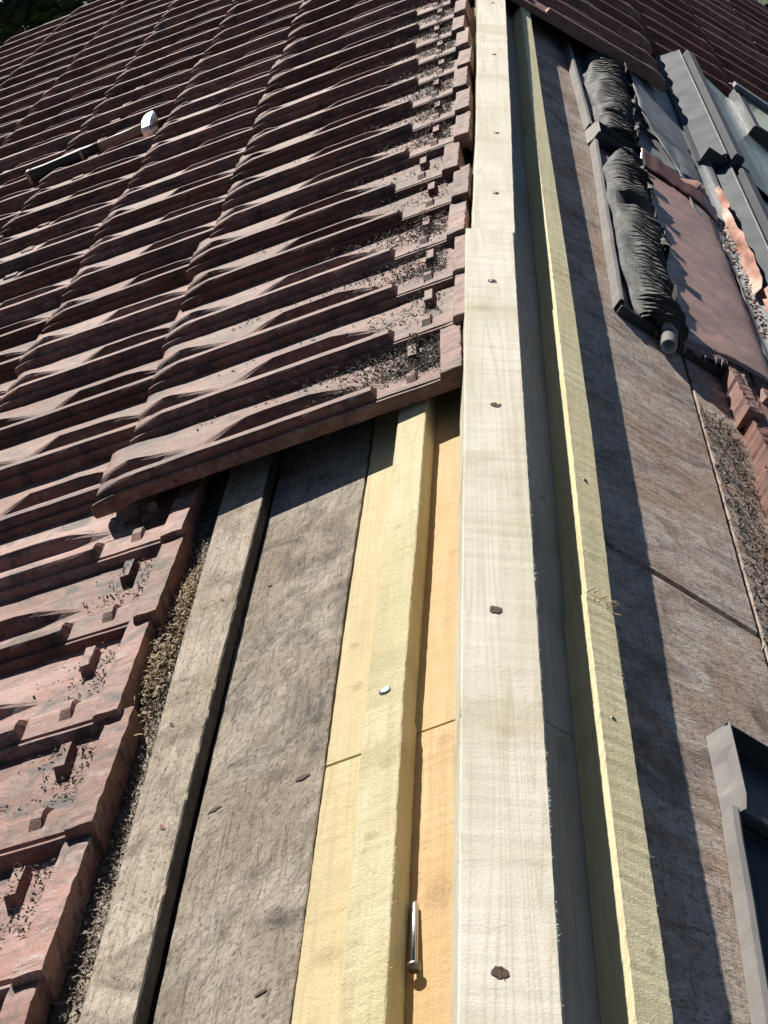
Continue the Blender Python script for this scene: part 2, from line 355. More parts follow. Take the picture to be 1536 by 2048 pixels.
# ------------------------------------------------------------------ setting
GY0, GY1 = -0.5, 9.02
GYR = 9.66
g = obj('ground', mesh('ground', *(lambda S: ([(-S, -S, -6.2), (S, -S, -6.2), (S, S, -6.2), (-S, S, -6.2)], [(0, 1, 2, 3)]))(150), M_grass)); tag(g, kind='structure')
hw = obj('house_wall', mesh('house_wall', *box(-2.9, 2.9, GY0 + 0.2, GY1 - 0.25, -6.2, -1.85), M_wall))
tag(hw, 'rendered house walls carrying the tiled roof', 'building')

deckL = empty('roof_deck'); tag(deckL, kind='structure')
deckR = empty('roof_deck'); tag(deckR, kind='structure')
def plankL(s0, s1, y0, y1, mat, seed, h0=-0.022, h1=0.0, n=110, j=0.0006):
    neg = lambda t: [(y, -a) for y, a in t] if isinstance(t, (list, tuple)) else -t
    v, f = timber(neg(s1), neg(s0), h0, h1, y0, y1, n, 0.0012, j, seed)
    return obj('plank', mesh('plank', v, f, mat), deckL, ML)
def plankR(s0, s1, y0, y1, mat, seed, h0=-0.022, h1=0.0, n=110, j=0.0006):
    v, f = timber(s0, s1, h0, h1, y0, y1, n, 0.0012, j, seed)
    return obj('plank', mesh('plank', v, f, mat), deckR, MR)
# felt under the planks so gaps read black
obj('felt', mesh('felt', *box(-3.4, -0.03, GY0, GY1, -0.036, -0.026), M_gap), deckL, ML)
obj('felt', mesh('felt', *box(0.03, 3.4, GY0, GYR, -0.036, -0.026), M_gap), deckR, MR)
plankL(0.014, 0.0955, GY0, 1.629, M_plkN, 1, n=220)
plankL(0.0965, [(0.5, 0.1775), (1.25, 0.176), (1.63, 0.1735)], GY0, 1.627, M_plkY, 81, n=220)
plankL(0.014, 0.0955, 1.633, 5.2, M_plkN, 2, n=220)
plankL(0.0965, [(1.63, 0.1735), (2.0, 0.1715), (2.4, 0.165), (9, 0.160)], 1.632, 5.2, M_plkY, 82, n=220)
plankL([(0.5, 0.180), (1.63, 0.176), (2.0, 0.174), (2.4, 0.168), (9, 0.163)], [(1.3, 0.3075), (2.0, 0.309), (2.4, 0.302), (9, 0.30)], GY0, 5.4, M_oldL, 3, n=260, j=0.0009)
plankL(0.319, 0.452, GY0, 4.1, M_oldL, 4)
sL = 0.458
k = 10
while sL < 3.3:
    plankL(sL, sL + 0.136, GY0, GY1, M_oldL, k, n=40); sL += 0.142; k += 1
plankL(0.014, 0.30, 5.42, GY1, M_oldL, 5, n=40)
plankR(0.014, 0.0985, GY0, 1.6575, M_plkR, 31, n=200)
plankR(0.014, 0.0995, 1.661, 6.0, M_plkR, 32, n=200)
plankR(0.014, 0.10, 6.004, GYR, M_oldR, 33, n=30)
plankR(0.103, [(1.0, 0.3965), (9, 0.3975)], GY0, 2.173, M_oldR, 34, n=220, j=0.0008)
plankR(0.103, [(1.0, 0.3955), (9, 0.3965)], 2.190, 5.0, M_oldR, 35, n=220, j=0.0008)
plankR(0.103, 0.3965, 5.004, GYR, M_oldR, 36, n=40)
plankR(0.4025, 0.56, GY0, 2.02, M_oldR, 37)
plankR(0.4025, 0.56, 2.026, 4.2, M_oldR, 38, n=160)
plankR(0.4025, 0.56, 4.204, GYR, M_oldR, 39, n=40)
sR = 0.566
while sR < 3.3:
    plankR(sR, sR + 0.154, GY0, GYR, M_oldR, k, n=40); sR += 0.160; k += 1

# ------------------------------------------------------------------ ridge laths and battens
def thing_timber(name, label, cat, v, f, mat, M, group=None):
    t = empty(name); tag(t, label, cat, group)
    o = obj('lath', mesh('lath', v, f, mat), t, M); return t
def splinter_hole(parent, M, a, y, h, r, seed, screw=True):
    rnd = random.Random(seed); n = 18; V = [(a, y, h + 0.0007)]; F = []
    for i in range(n):
        an = 2 * pi * i / n; q = r * rnd.uniform(0.75, 1.15)
        V.append((a + q * cos(an), y + q * 1.15 * sin(an), h + 0.0007))
    for i in range(n): F.append((0, 1 + i, 1 + (i + 1) % n))
    obj('screw_hole', mesh('screw_hole', V, F, M_hole), parent, M)
    if screw:
        v, f = tube((a, y, h - 0.001), (a, y, h + 0.0014), [(0, r * 0.5), (0.7, r * 0.55), (1, r * 0.4)], 12)
        obj('screw', mesh('screw', v, f, M_screw, True), parent, M)
    else:
        V = []; F = []
        for i in range(7):
            an = rnd.uniform(0, 2 * pi); q = r * rnd.uniform(0.6, 1.2); x = a + q * cos(an); yy = y + q * sin(an)
            dx = rnd.uniform(-1, 1) * 0.0012; dy = rnd.uniform(-1, 1) * 0.003
            o = len(V); V += [(x, yy, h), (x + 0.0013, yy + 0.0008, h), (x + dx, yy + dy, h + rnd.uniform(0.001, 0.003))]; F.append((o, o + 1, o + 2))
        tag(obj('splinters', mesh('splinters', V, F, M_plkN), parent, M), kind='stuff')
rl = thing_timber('ridge_lath', 'pale treated ridge lath with splintered screw holes beside the loose nail', 'timber',
                  *timber(-0.0365, 0.0365, -0.058, 0.0, GY0, 2.982, 300, 0.0012, 0.0006, 51), M_beam, I4)
for i, (a, y, r, sc) in enumerate(((-0.007, 1.152, 0.0062, False), (-0.004, 1.71, 0.0066, False), (0.001, 2.248, 0.006, False), (0.002, 2.73, 0.0065, True))):
    splinter_hole(rl, I4, a, y, 0.0, r, i, sc)
rl2 = thing_timber('ridge_lath', 'narrower pale ridge lath butted behind the splintered one, beside the tile heads', 'timber',
                   *timber([(2.98, -0.0265), (3.69, -0.0185), (4.9, -0.0125), (9, 0.0)], [(2.98, 0.0395), (3.69, 0.0465), (4.9, 0.0545), (9, 0.066)],
                           -0.058, -0.001, 2.984, GY1, 300, 0.0012, 0.0006, 52), M_beam, I4)
for i, (a, y) in enumerate(((0.012, 3.2), (0.018, 3.607), (0.02, 4.3), (0.022, 4.9))): splinter_hole(rl2, I4, a, y, -0.001, 0.0052, 20 + i, True)

bl = thing_timber('counter_batten', 'rough yellow batten on the orange board with the loose nail at its foot', 'batten',
                  *timber([(0.5, -0.113), (1.64, -0.119)], [(0.5, -0.0765), (1.64, -0.0785)], 0.0005, 0.0335, GY0, 1.642, 240, 0.001, 0.0007, 61), M_batL, ML)
bl2 = thing_timber('counter_batten', 'yellow batten with a shiny screw head running under the cut tile edge', 'batten',
                   *timber([(1.64, -0.1195), (2.0, -0.1185), (2.4, -0.112), (9, -0.11)], [(1.64, -0.0805), (2.0, -0.0765), (2.4, -0.0735), (9, -0.072)], 0.0005, 0.0315, 1.645, 5.0, 240, 0.001, 0.0006, 62), M_batL, ML)
v, f = tube((-0.1, 1.675, 0.0318), (-0.1, 1.675, 0.0335), [(0, 0.0062), (0.6, 0.0062), (1, 0.005)], 16)
obj('screw', mesh('screw', v, f, M_steel, True), bl2, ML)
br = thing_timber('counter_batten', 'rough green batten half in shadow, nearest the dark metal tray', 'batten',
                  *timber([(0.5, 0.094), (1.3, 0.0925), (1.9, 0.0905)], [(0.5, 0.132), (1.3, 0.1305), (1.9, 0.127)], 0.0005, 0.0415, GY0, 1.901, 240, 0.001, 0.0009, 63), M_batR, MR)
br2 = thing_timber('counter_batten', 'smooth pale green batten running away up to the tiled part behind the roof window', 'batten',
                   *timber([(1.9, 0.0935), (2.5, 0.0965), (3.1, 0.098), (4.1, 0.096), (5.2, 0.099), (9, 0.1)], [(1.9, 0.1275), (2.4, 0.134), (3.1, 0.1345), (4.0, 0.130), (5.2, 0.128), (9, 0.13)],
                           0.0005, 0.0408, 1.904, 5.32, 260, 0.001, 0.0007, 64), M_batR, MR)
for (p, a, y) in ((br, 0.108, 1.652), (br2, 0.111, 2.22)):
    v, f = tube((a, y, 0.0405), (a, y, 0.0422), [(0, 0.0028), (0.6, 0.0032), (1, 0.0024)], 10)
    obj('screw', mesh('screw', v, f, M_screw, True), p, MR)
# splinters at the batten joint
rnd = random.Random(5); V = []; F = []
for i in range(26):
    a = 0.09 + 0.04 * rnd.random() ** 0.6; y = 1.9 + rnd.uniform(-0.012, 0.02); L_ = rnd.uniform(0.004, 0.011); an = rnd.uniform(0, 2 * pi)
    p = Vector((a, y, 0.0415)); d = Vector((cos(an), sin(an), rnd.uniform(0, 0.8))) * L_; q = Vector((-sin(an), cos(an), 0.3)) * 0.0006
    o = len(V); V += [p - q, p + q, p + d + q * 0.4, p + d - q * 0.4]; F.append((o, o + 1, o + 2, o + 3))
tag(obj('splinters', mesh('splinters', V, F, M_plkN), br, MR), kind='stuff')
def edge_fuzz(parent, M, fn, y0, y1, N, seed, mat, outx):
    rn_ = random.Random(seed); V = []; F = []
    for i in range(N):
        y = rn_.uniform(y0, y1)
        if noise.noise(Vector((y * 7.0, seed * 3.0, 0))) < 0.12 and rn_.random() < 0.9: continue
        x, z = fn(y); L_ = rn_.uniform(0.0008, 0.003) * (2.2 if rn_.random() < 0.06 else 1); w_ = rn_.uniform(0.0002, 0.0007)
        p = Vector((x, y, z)); d = Vector((outx * rn_.uniform(0.2, 1), rn_.uniform(-1.2, 1.2), rn_.uniform(-.5, .6))).normalized() * L_; q = Vector((0, w_, 0)) if abs(d.x) > abs(d.y) else Vector((w_ * outx, 0, 0))
        o = len(V); V += [p - q - d * .3, p + q - d * .3, p + d]; F.append((o, o + 1, o + 2))
    tag(obj('sawn_fibres', mesh('sawn_fibres', V, F, mat), parent, M), kind='stuff')
edge_fuzz(rl, I4, lambda y: (0.0362, -0.0008), 0.9, 2.98, 700, 1, M_beam, 1)
edge_fuzz(rl, I4, lambda y: (-0.0362, -0.0008), 0.9, 2.98, 350, 2, M_beam, -1)
edge_fuzz(rl2, I4, lambda y: (lerp_tab([(2.98, 0.0392), (3.69, 0.0462), (4.9, 0.0542)], y), -0.002), 3.0, 4.9, 300, 3, M_beam, 1)
edge_fuzz(br, MR, lambda y: (lerp_tab([(0.5, 0.1318), (1.3, 0.1303), (1.9, 0.1268)], y), 0.0408), 0.9, 1.9, 500, 4, M_batR, 1)
edge_fuzz(br2, MR, lambda y: (lerp_tab([(1.9, 0.1273), (2.4, 0.1338), (3.1, 0.1343), (4.0, 0.1298), (5.2, 0.1278)], y), 0.0402), 1.9, 4.5, 400, 5, M_batR, 1)
edge_fuzz(bl, ML, lambda y: (-0.0778, 0.0329), 0.9, 1.64, 250, 6, M_batL, 1)
edge_fuzz(bl2, ML, lambda y: (lerp_tab([(1.64, -0.0803), (2.0, -0.0763), (2.4, -0.0733)], y), 0.0309), 1.65, 2.5, 200, 7, M_batL, 1)
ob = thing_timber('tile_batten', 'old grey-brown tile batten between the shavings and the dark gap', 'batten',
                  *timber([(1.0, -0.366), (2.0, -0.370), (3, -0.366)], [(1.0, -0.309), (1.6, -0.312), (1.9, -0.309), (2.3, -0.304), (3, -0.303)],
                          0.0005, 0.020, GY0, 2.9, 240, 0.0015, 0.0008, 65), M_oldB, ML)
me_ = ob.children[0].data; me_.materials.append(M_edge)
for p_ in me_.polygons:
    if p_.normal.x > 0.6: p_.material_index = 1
def knot(parent, M, a, y, h, ra, ry, seed, mat):
    rnd = random.Random(seed); n = 24; V = [(a, y, h + 0.0006)]; F = []
    for i in range(n):
        an = 2 * pi * i / n; k = rnd.uniform(0.7, 1.15)
        x_, y_ = ra * cos(an) * k, ry * sin(an) * k * abs(sin(an)) ** 0.5
        V.append((a + x_ - 0.5 * y_, y + y_ + 0.35 * x_, h + 0.0005))
    for i in range(n): F.append((0, 1 + i, 1 + (i + 1) % n))
    obj('knot', mesh('knot', V, F, mat), parent, M)
M_knot = metal('dark_knot', (0.10, 0.062, 0.036), (0.055, 0.036, 0.024), (0.8, 0.9), 0.0, 160, 0.4)
M_rust = metal('rusty_nail_stain', (0.22, 0.11, 0.05), (0.12, 0.06, 0.03), (0.8, 0.9), 0.0, 160, 0.4)
for i, (a, y, ra, ry) in enumerate(((0.197, 1.624, 0.008, 0.0035), (0.290, 1.622, 0.008, 0.003), (0.206, 1.305, 0.008, 0.002))):
    knot(deckL, ML, -a, y, 0.0006, ra, ry, i, M_knot)
knot(deckL, ML, -0.28, 2.096, 0.0006, 0.003, 0.005, 7, M_rust)
for i, (a, y, m_) in enumerate(((0.331, 1.587, M_rust), (0.352, 1.79, M_knot), (0.327, 2.057, M_rust))):
    knot(ob, ML, -a, y, 0.0203, 0.0022, 0.006, 10 + i, m_)

# ------------------------------------------------------------------ clay tiles
TW = 0.2225
US = [0, .0025, .0065, .009, .0125, .015, .019, .032, .045, .057, .068, .078, .088, .097, .104, .112, .1175, .121, .130, .142, .150, .152, .164, .178, .190, .198, .200, .211, .2225, .236]
DS = [0, .003, .012, .024, .029, .033, .05, .063, .065, .077, .079, .1, .120, .124, .15, .18, .205, .23, .255, .28, .305, .33, .355, .38, .4, .418, .432, .443, .452, .459, .4635, .465]
def crest(u):
    return lerp_tab([(0, .0105), (.0025, .0140), (.0065, .0140), (.009, .0105), (.0125, .0105), (.015, .0240), (.019, .0268), (.030, .0272), (.042, .0250), (.054, .0190), (.064, .0125), (.074, .0075), (.088, .004), (.11, .002), (.24, .001)], u)
def tile_h(u, d, L_):
    t = 1 - d / L_                                     # 0 = tail, 1 = head
    h = crest(u)
    if u < 0.12: h = 0.002 + (h - 0.002) * (0.78 + 0.22 * smooth(-0.02, 0.12, t))
    if d < 0.122: h = min(h, 0.0135)
    def tri(a, b, x): return max(0.0, min(1.0, (x - a) / (b - a)))
    hm = (0.010 + 0.006 * smooth(0.0, 0.08, t)) * (1 - tri(0.10, 0.26, t)) + 0.018 * tri(0.27, 0.40, t) * (1 - tri(0.60, 0.75, t))
    if 0.09 < u < 0.178:
        sh = smooth(0.100, 0.1175, u) if u < 0.1175 else (1.0 if u <= 0.121 else 1 - tri(0.121, 0.178, u))
        h += hm * sh
    if d < 0.031:
        h = max(h, 0.0235 - 0.028 * (u / TW) * 0.35)
    if 0.064 < d < 0.078 and (0.151 < u < 0.199): h += 0.012
    if 0.064 < d < 0.078 and (0.044 < u < 0.076): h += 0.006
    if d > L_ - 0.022:
        q = (d - (L_ - 0.022)) / 0.022; h -= 0.004 * q ** 2.4
    return h
def tile_mesh(name, L_, seed, mirror, mat, chip):
    rnd = random.Random(seed)
    ds = [d if d < 0.14 else 0.14 + (d - 0.14) * (L_ - 0.14) / (0.465 - 0.14) for d in DS]
    nu, nd = len(US), len(ds); sx = 1 if mirror else -1
    V = []; F = []
    off = Vector((seed * 3.3, 1.7 * seed, 0))
    for i, d in enumerate(ds):
        for j, u in enumerate(US):
            h = tile_h(u, d, L_)
            p = Vector((d * 22, u * 22, 0)) + off
            h += 0.0009 * noise.noise(p) + 0.0006 * noise.noise(p * 4)
            dd, uu = d, u
            if d < 0.031:
                e = 0.0016 * noise.noise(Vector((u * 60, seed * 5.0, d * 60))) + 0.001 * noise.noise(Vector((u * 190, seed * 5.0, d * 190))); h += e * chip
                if d < 0.004: dd += 0.004 * chip * max(0, noise.noise(Vector((u * 40, seed * 8.0, 1))))
            dd -= 1.0 * max(0.0, h - 0.002) * (1 - smooth(0.0, 0.14, 1 - d / L_))
            if d > L_ - 0.004: dd += 0.0012 * noise.noise(Vector((u * 60, seed * 2.0, 0)))
            if u < 0.005: uu += 0.0012 * noise.noise(Vector((d * 60, seed * 2.0, 4)))
            V.append((sx * dd, uu, h))
    o = nu * nd
    for i, d in enumerate(ds):
        for j, u in enumerate(US):
            x, y, h = V[i * nu + j]
            lo = h - 0.013
            if j == 0: lo = -0.004 - (0.006 if d > L_ - 0.04 else 0)
            if i <= 1: lo = -0.015 if L_ < 0.5 and not mirror else -0.020
            if i == nd - 1: lo = h - 0.011
            V.append((x + (0.002 * sx if i <= 1 else 0), y, lo))
    ix = lambda i, j: i * nu + j
    for i in range(nd - 1):
        for j in range(nu - 1):
            q = (ix(i, j), ix(i + 1, j), ix(i + 1, j + 1), ix(i, j + 1))
            F.append(q); F.append(tuple(o + k for k in q[::-1]))
    for i in range(nd - 1):
        F.append((ix(i, 0), o + ix(i, 0), o + ix(i + 1, 0), ix(i + 1, 0)))
        F.append((ix(i, nu - 1), ix(i + 1, nu - 1), o + ix(i + 1, nu - 1), o + ix(i, nu - 1)))
    for j in range(nu - 1):
        F.append((ix(0, j), ix(0, j + 1), o + ix(0, j + 1), o + ix(0, j)))
        F.append((ix(nd - 1, j), o + ix(nd - 1, j), o + ix(nd - 1, j + 1), ix(nd - 1, j + 1)))
    if mirror: F = [f[::-1] for f in F]
    m = mesh(name, V, [f[::-1] for f in F], mat)
    return m
TL0 = [tile_mesh('tile', 0.53, 11 + i, False, M_tile, 1.0) for i in range(4)]
TL1 = [tile_mesh('tile', 0.48, 21 + i, False, M_tile, 1.6) for i in range(5)]
TLF = [tile_mesh('tile', 0.48, 61 + i, False, M_tileF, 0.9) for i in range(4)]
TR0 = [tile_mesh('tile', 0.50, 31 + i, True, M_tileR, 0.8) for i in range(3)]
TR1 = [tile_mesh('tile', 0.465, 41 + i, True, M_tileR, 2.2) for i in range(4)]
rnd = random.Random(3)
tilesL = empty('tile_covering', (0, 2.3, -0.3)); tag(tilesL, 'weathered red clay interlocking tiles covering the slope where the hammer lies', 'roof tiles')
tilesR = empty('tile_covering', (0.3, 6, -0.3)); tag(tilesR, 'dark red clay tiles beyond the roof window and torn flashing', 'roof tiles')
tilesN = empty('tile_covering', (0.5, 2.8, -0.3)); tag(tilesN, 'short run of broken orange clay tile heads edged with shavings below the grey pipe', 'roof tiles')
def place(meshes, parent, FR, s, y, b0, tilt, left, skew=0.0, wide=1.0):
    x = -s if left else s
    M = FR @ Matrix.Translation((x, y, b0)) @ Matrix.Rotation((tilt if left else -tilt) + rnd.gauss(0, 0.004), 4, 'Y') @ \
        Matrix.Rotation(rnd.gauss(0, 0.006) + skew, 4, 'Z') @ Matrix.Rotation(rnd.gauss(0, 0.006), 4, 'X')
    if wide != 1.0: M = M @ Matrix.Diagonal((1, wide, 1, 1))
    o = obj('tile', rnd.choice(meshes), parent, parent.matrix_basis.inverted() @ M)
    return o
tilesL.matrix_basis  # basis = its location only
YROW0 = 2.405
ROWS = []          # (s_head, y_start, b0, tilt, L)
ROWS.append((0.012, YROW0, 0.0375, 0.046, 0.53))
ystart = [None, 1.38 - 2 * TW, 1.42 - TW, 1.38 + 4 * TW, 1.42 + 9 * TW, 1.38 + 14 * TW, 1.41 + 20 * TW, 1.41 + 24 * TW]
for k in range(1, 8):
    ROWS.append((0.402 + 0.34 * (k - 1), ystart[k], 0.018, 0.056, 0.48))
for k, (s, ys, b0, tilt, L_) in enumerate(ROWS):
    y = ys
    while y < GY1 - 0.1:
        js = rnd.gauss(0, 0.004) + (rnd.choice((0, 0, 0.012, -0.008)) if k == 0 and y > 2.6 else 0)
        place(TL0 if k == 0 else (TLF if k == 1 and y < 2.4 else TL1), tilesL, ML, s + js, y, b0 + rnd.uniform(0, 0.002), tilt, True, 0.045 if k == 0 and y < YROW0 + 0.1 else 0.0, 1.0 if y < 2.38 else 0.917)
        y += TW if y < 2.38 else TW * 0.917
# right slope, beyond the roof window
for (s, ys, b0, T_) in ((0.045, 5.27, 0.040, TR0), (0.44, 6.05, 0.024, TR1), (0.78, 6.05, 0.024, TR1), (1.12, 6.05, 0.024, TR1), (1.46, 6.05, 0.024, TR1), (1.80, 6.05, 0.024, TR1), (2.14, 6.05, 0.024, TR1)):
    y = ys
    while y < 9.45:
        place(T_, tilesR, MR, s + rnd.gauss(0, 0.004), y, b0 + rnd.uniform(0, 0.002), 0.055, False); y += TW
# short run of tiles by the grey pipe
for (s, n0, n1) in ((0.478, -2, 3), (0.818, -2, 3), (1.158, -2, 3)):
    for q in range(n0, n1):
        place(TR1, tilesN, MR, s + rnd.gauss(0, 0.006), 2.52 + TW * q, 0.016, 0.062, False)

# gable verge boards
for FR, x0, x1, lab in ((ML, -3.35, -0.02, 'dark brown verge board closing the tiled slope in front of the tree'), (MR, 0.02, 3.35, 'dark brown verge board closing the slope of the roof window')):
    yv = GY1 if FR is ML else GYR
    v, f = box(x0, x1, yv + 0.002, yv + 0.03, -0.14, 0.004, 0.004)
    o = obj('verge_board', mesh('verge_board', v, f, M_verge), None, FR); tag(o, lab, 'board')

# ------------------------------------------------------------------ hammer
HM = ML @ Matrix.Translation((-0.995, 5.135, 0.0))
ham = empty('hammer'); tag(ham, 'hammer with black grip and bright steel head lying across the tiles', 'hammer')
hz = 0.062
def flat_bar(stations):
    V = []; F = []
    for (x, y, z, w_, t_) in stations:
        c = 0.25
        for (p, q) in ((-1, -1 + c), (-1 + c, -1), (1 - c, -1), (1, -1 + c), (1, 1 - c), (1 - c, 1), (-1 + c, 1), (-1, 1 - c)):
            V.append((x, y + p * w_, z + q * t_))
    n = len(stations)
    for i in range(n - 1):
        for k in range(8): F.append((i * 8 + k, i * 8 + (k + 1) % 8, (i + 1) * 8 + (k + 1) % 8, (i + 1) * 8 + k))
    F.append(tuple(range(8))[::-1]); F.append(tuple(range((n - 1) * 8, n * 8)))
    return V, F
obj('grip', mesh('grip', *flat_bar([(-0.262, 0, hz, .013, .015), (-0.255, 0, hz, .0145, .017), (-0.22, 0, hz, .0115, .015), (-0.15, 0.002, hz, .0115, .014), (-0.10, 0.004, hz, .0105, .013), (-0.062, 0.004, hz, .0095, .012)]), M_grip, True), ham, HM)
obj('end_cap', mesh('end_cap', *flat_bar([(-0.272, 0, hz, .011, .014), (-0.269, 0, hz, .0148, .018), (-0.260, 0, hz, .0148, .0175)]), M_orange, True), ham, HM)
obj('shaft', mesh('shaft', *flat_bar([(-0.064, 0.004, hz, .008, .0115), (0.0, 0.006, hz, .0075, .0105), (0.075, 0.006, hz, .007, .010)]), M_orange, True), ham, HM)
obj('collar', mesh('collar', *flat_bar([(-0.115, 0.0035, hz, .0118, .0142), (-0.108, 0.0035, hz, .0118, .0142)]), M_orange), ham, HM)
# steel head: square face towards the ridge lath, tapering to a pick
V = []; F = []
for (y, xo, wx, wz, zc) in ((-0.072, 0.092, .013, .016, hz - 0.012), (-0.062, 0.092, .016, .019, hz - 0.008), (-0.035, 0.091, .015, .018, hz - 0.002), (-0.02, 0.09, .018, .020, hz), (0.03, 0.09, .018, .020, hz + 0.002), (0.06, 0.088, .013, .013, hz + 0.008), (0.12, 0.08, .0055, .005, hz + 0.008), (0.15, 0.074, .002, .002, hz)):
    for (p, q) in ((-1, -.7), (-.7, -1), (.7, -1), (1, -.7), (1, .7), (.7, 1), (-.7, 1), (-1, .7)): V.append((xo + p * wx, y, zc + q * wz))
for i in range(7):
    for k in range(8): F.append((i * 8 + k, (i + 1) * 8 + k, (i + 1) * 8 + (k + 1) % 8, i * 8 + (k + 1) % 8))
F.append(tuple(range(8))); F.append(tuple(range(56, 64))[::-1])
obj('head', mesh('head', V, F, M_steel), ham, HM)
# ------------------------------------------------------------------ nail
na = empty('nail'); tag(na, 'loose shiny round-headed nail lying at the foot of the yellow batten', 'nail')
p0 = (-0.0675, 1.262, 0.0085); p1 = (-0.0712, 1.355, 0.004)
obj('shank', mesh('shank', *tube(p0, p1, [(0, .0029), (.93, .0029), (1, .0003)], 16), M_steel, True), na, ML)
q0 = (-0.06738, 1.2575, 0.0086); q1 = (-0.0675, 1.2625, 0.0085)
obj('head', mesh('head', *tube(q0, q1, [(0, .0046), (.3, .0056), (.8, .0056), (1, .0042)], 20), M_screw, True), na, ML)

# ------------------------------------------------------------------ metal trays on the right slope
def tray(name, label, path, s1, floor_h, up_h, y_cap, near_front=None, far_front=None, floor_mat=M_tray, lip_w=0.0085):
    t = empty(name); tag(t, label, 'flashing')
    ys = [p[0] for p in path]; y0, y1 = ys[0], ys[-1]; N = 40
    rn = random.Random(hash(label) % 1000 if False else len(label))
    g = []
    for i in range(N + 1):
        y = y0 + (y1 - y0) * i / N; s = lerp_tab(path, y)
        e = 0.0016 * noise.noise(Vector((y * 9, len(label), 0)))
        g.append([(s - 0.0008, y, 0.001), (s - 0.001 + e, y, up_h), (s + lip_w * .5 + e, y, up_h + 0.0012), (s + lip_w + e, y, up_h - 0.001), (s + lip_w + 0.0012, y, 0.006)])
    v, f = sheet(g, 0.0014); obj('upstand', mesh('upstand', v, f, M_lip), t, MR)
    g = []
    for i in range(N + 1):
        y = y0 + (y1 - y0) * i / N; s = lerp_tab(path, y) + lip_w + 0.002
        row = []
        for j in range(25):
            q = j / 24; ss = s + (s1 - s) * q
            row.append((ss, y, floor_h(ss, y) if callable(floor_h) else floor_h + 0.0012 * noise.noise(Vector((ss * 12, y * 8, 3)))))
        g.append(row)
    v, f = sheet(g, 0.0014); obj('tray_floor', mesh('tray_floor', v, f, floor_mat, True), t, MR)
    return t
trA = tray('metal_tray', 'dark metal tray with a pale folded edge lying on the brown planks', [(GY0, .235), (1.0, .243), (1.36, .2545), (1.667, .2675)], 0.75, 0.0025, 0.019, None, floor_mat=M_alu, lip_w=0.008)
# folded collar at its far end
def collar(parent, s0, s1, y0, y1, h, wall_far=True, mat_in=M_black, kink=0.0):
    g = []
    for i in range(9):
        y = y0 + (y1 - y0) * i / 8
        k = kink * (abs(i - 4) < 1.2)
        g.append([(s0 - 0.0035, y, 0.001), (s0 + 0.001 + k, y, h * 0.5), (s0 + 0.006, y, h - 0.004 * (i == 0))])
    obj('folded_edge', mesh('folded_edge', *sheet(g, 0.0014), M_lip), parent, MR)
    yy = y1 if wall_far else y0
    obj('end_wall', mesh('end_wall', *box(s0 + 0.003, s1, yy - 0.002, yy, 0.001, h - 0.002), mat_in), parent, MR)
    obj('inner_tray', mesh('inner_tray', *box(s0 + 0.002, s1, y0, y1 - 0.003, 0.0008, 0.0065), mat_in), parent, MR)
    obj('rolled_rib', mesh('rolled_rib', *box(s0 + 0.006, s1, y0 + 0.002, y0 + 0.02, 0.0065, 0.020, 0.003), mat_in), parent, MR)
collar(trA, 0.272, 0.75, 1.662, 1.822, 0.030, True, M_black, 0.003)

def flB(s, y):
    base = 0.006 + 0.13 * max(0, min(s, 0.53) - 0.29) - 0.20 * max(0, s - 0.55)
    base += 0.004 * noise.noise(Vector((s * 14, y * 6, 1))) + 0.004 * abs(noise.noise(Vector((s * 30 + y * 14, y * 9, 2))))
    # a long raised fold running across the slope at the joint of the two trays
    yc = 4.42 - 0.55 * (s - 0.41); q = (y - yc) / 0.05
    if s > 0.38: base += 0.03 * max(0, 1 - abs(q)) * smooth(0.38, 0.46, s) * (1 - smooth(0.55, 0.6, s))
    return base
trB = tray('metal_tray', 'torn brown coated tray under the longer pleated black roll', [(3.195, .2575), (3.6, .266), (4.0, .276), (4.352, .2840)], 0.575, flB, 0.022, None)
trC = tray('metal_tray', 'brown coated tray under the shorter pleated black roll near the tiles', [(4.47, .2775), (4.9, .2705), (5.27, .2645), (5.6, .260)], 0.60, flB, 0.022, None, floor_mat=M_zinc)
g = []
for i in range(25):
    q = i / 24; sA = 0.405 + 0.185 * q; g.append([(sA - 0.004 + 0.004 * noise.noise(Vector((q * 9, k_, 1))), 4.56 - 0.20 * q - 0.20 * k_ * (1 - 0.25 * q), flB(sA, 4.0) + 0.003 + 0.020 * (1 - 0.45 * q) * max(0, 1 - abs(k_ - 0.55) / 0.5) + 0.003 * noise.noise(Vector((q * 12, k_ * 4, 5)))) for k_ in (0, .15, .3, .45, .55, .6, .75, .9, 1.0)])
obj('folded_flap', mesh('folded_flap', *sheet(g, 0.0012), M_fold, True), trB, MR)
def front(parent, s0, s1, y, h0, h1, d=0.012):
    obj('front_flange', mesh('front_flange', *box(s0, s1, y - d, y, h0, h1, 0.0015), M_black), parent, MR)
front(trB, 0.262, 0.475, 3.193, 0.001, 0.017)
# torn near edge of the sheet hanging over the flange
V = []; F = []; rn = random.Random(9)
g = []
for i in range(90):
    q = i / 89; s = 0.335 + 0.135 * q; hh = flB(s, 3.2)
    dep = 0.012 + 0.022 * abs(noise.noise(Vector((q * 22, 1, 0)))) + 0.012 * (noise.noise(Vector((q * 60, 4, 0))) > 0.15)
    g.append([(s, 3.196, hh), (s, 3.196 - dep * 0.5, hh - dep * 0.10), (s + 0.002 * noise.noise(Vector((q * 50, 7, 0))), 3.196 - dep, hh - dep * 0.35)])
obj('torn_edge', mesh('torn_edge', *sheet(g, 0.001), M_tray), trB, MR)
collar(trC, 0.281, 0.42, 4.352, 4.466, 0.040, True, M_black, 0.0)
front(trC, 0.281, 0.41, 4.350, 0.006, 0.040, 0.004)

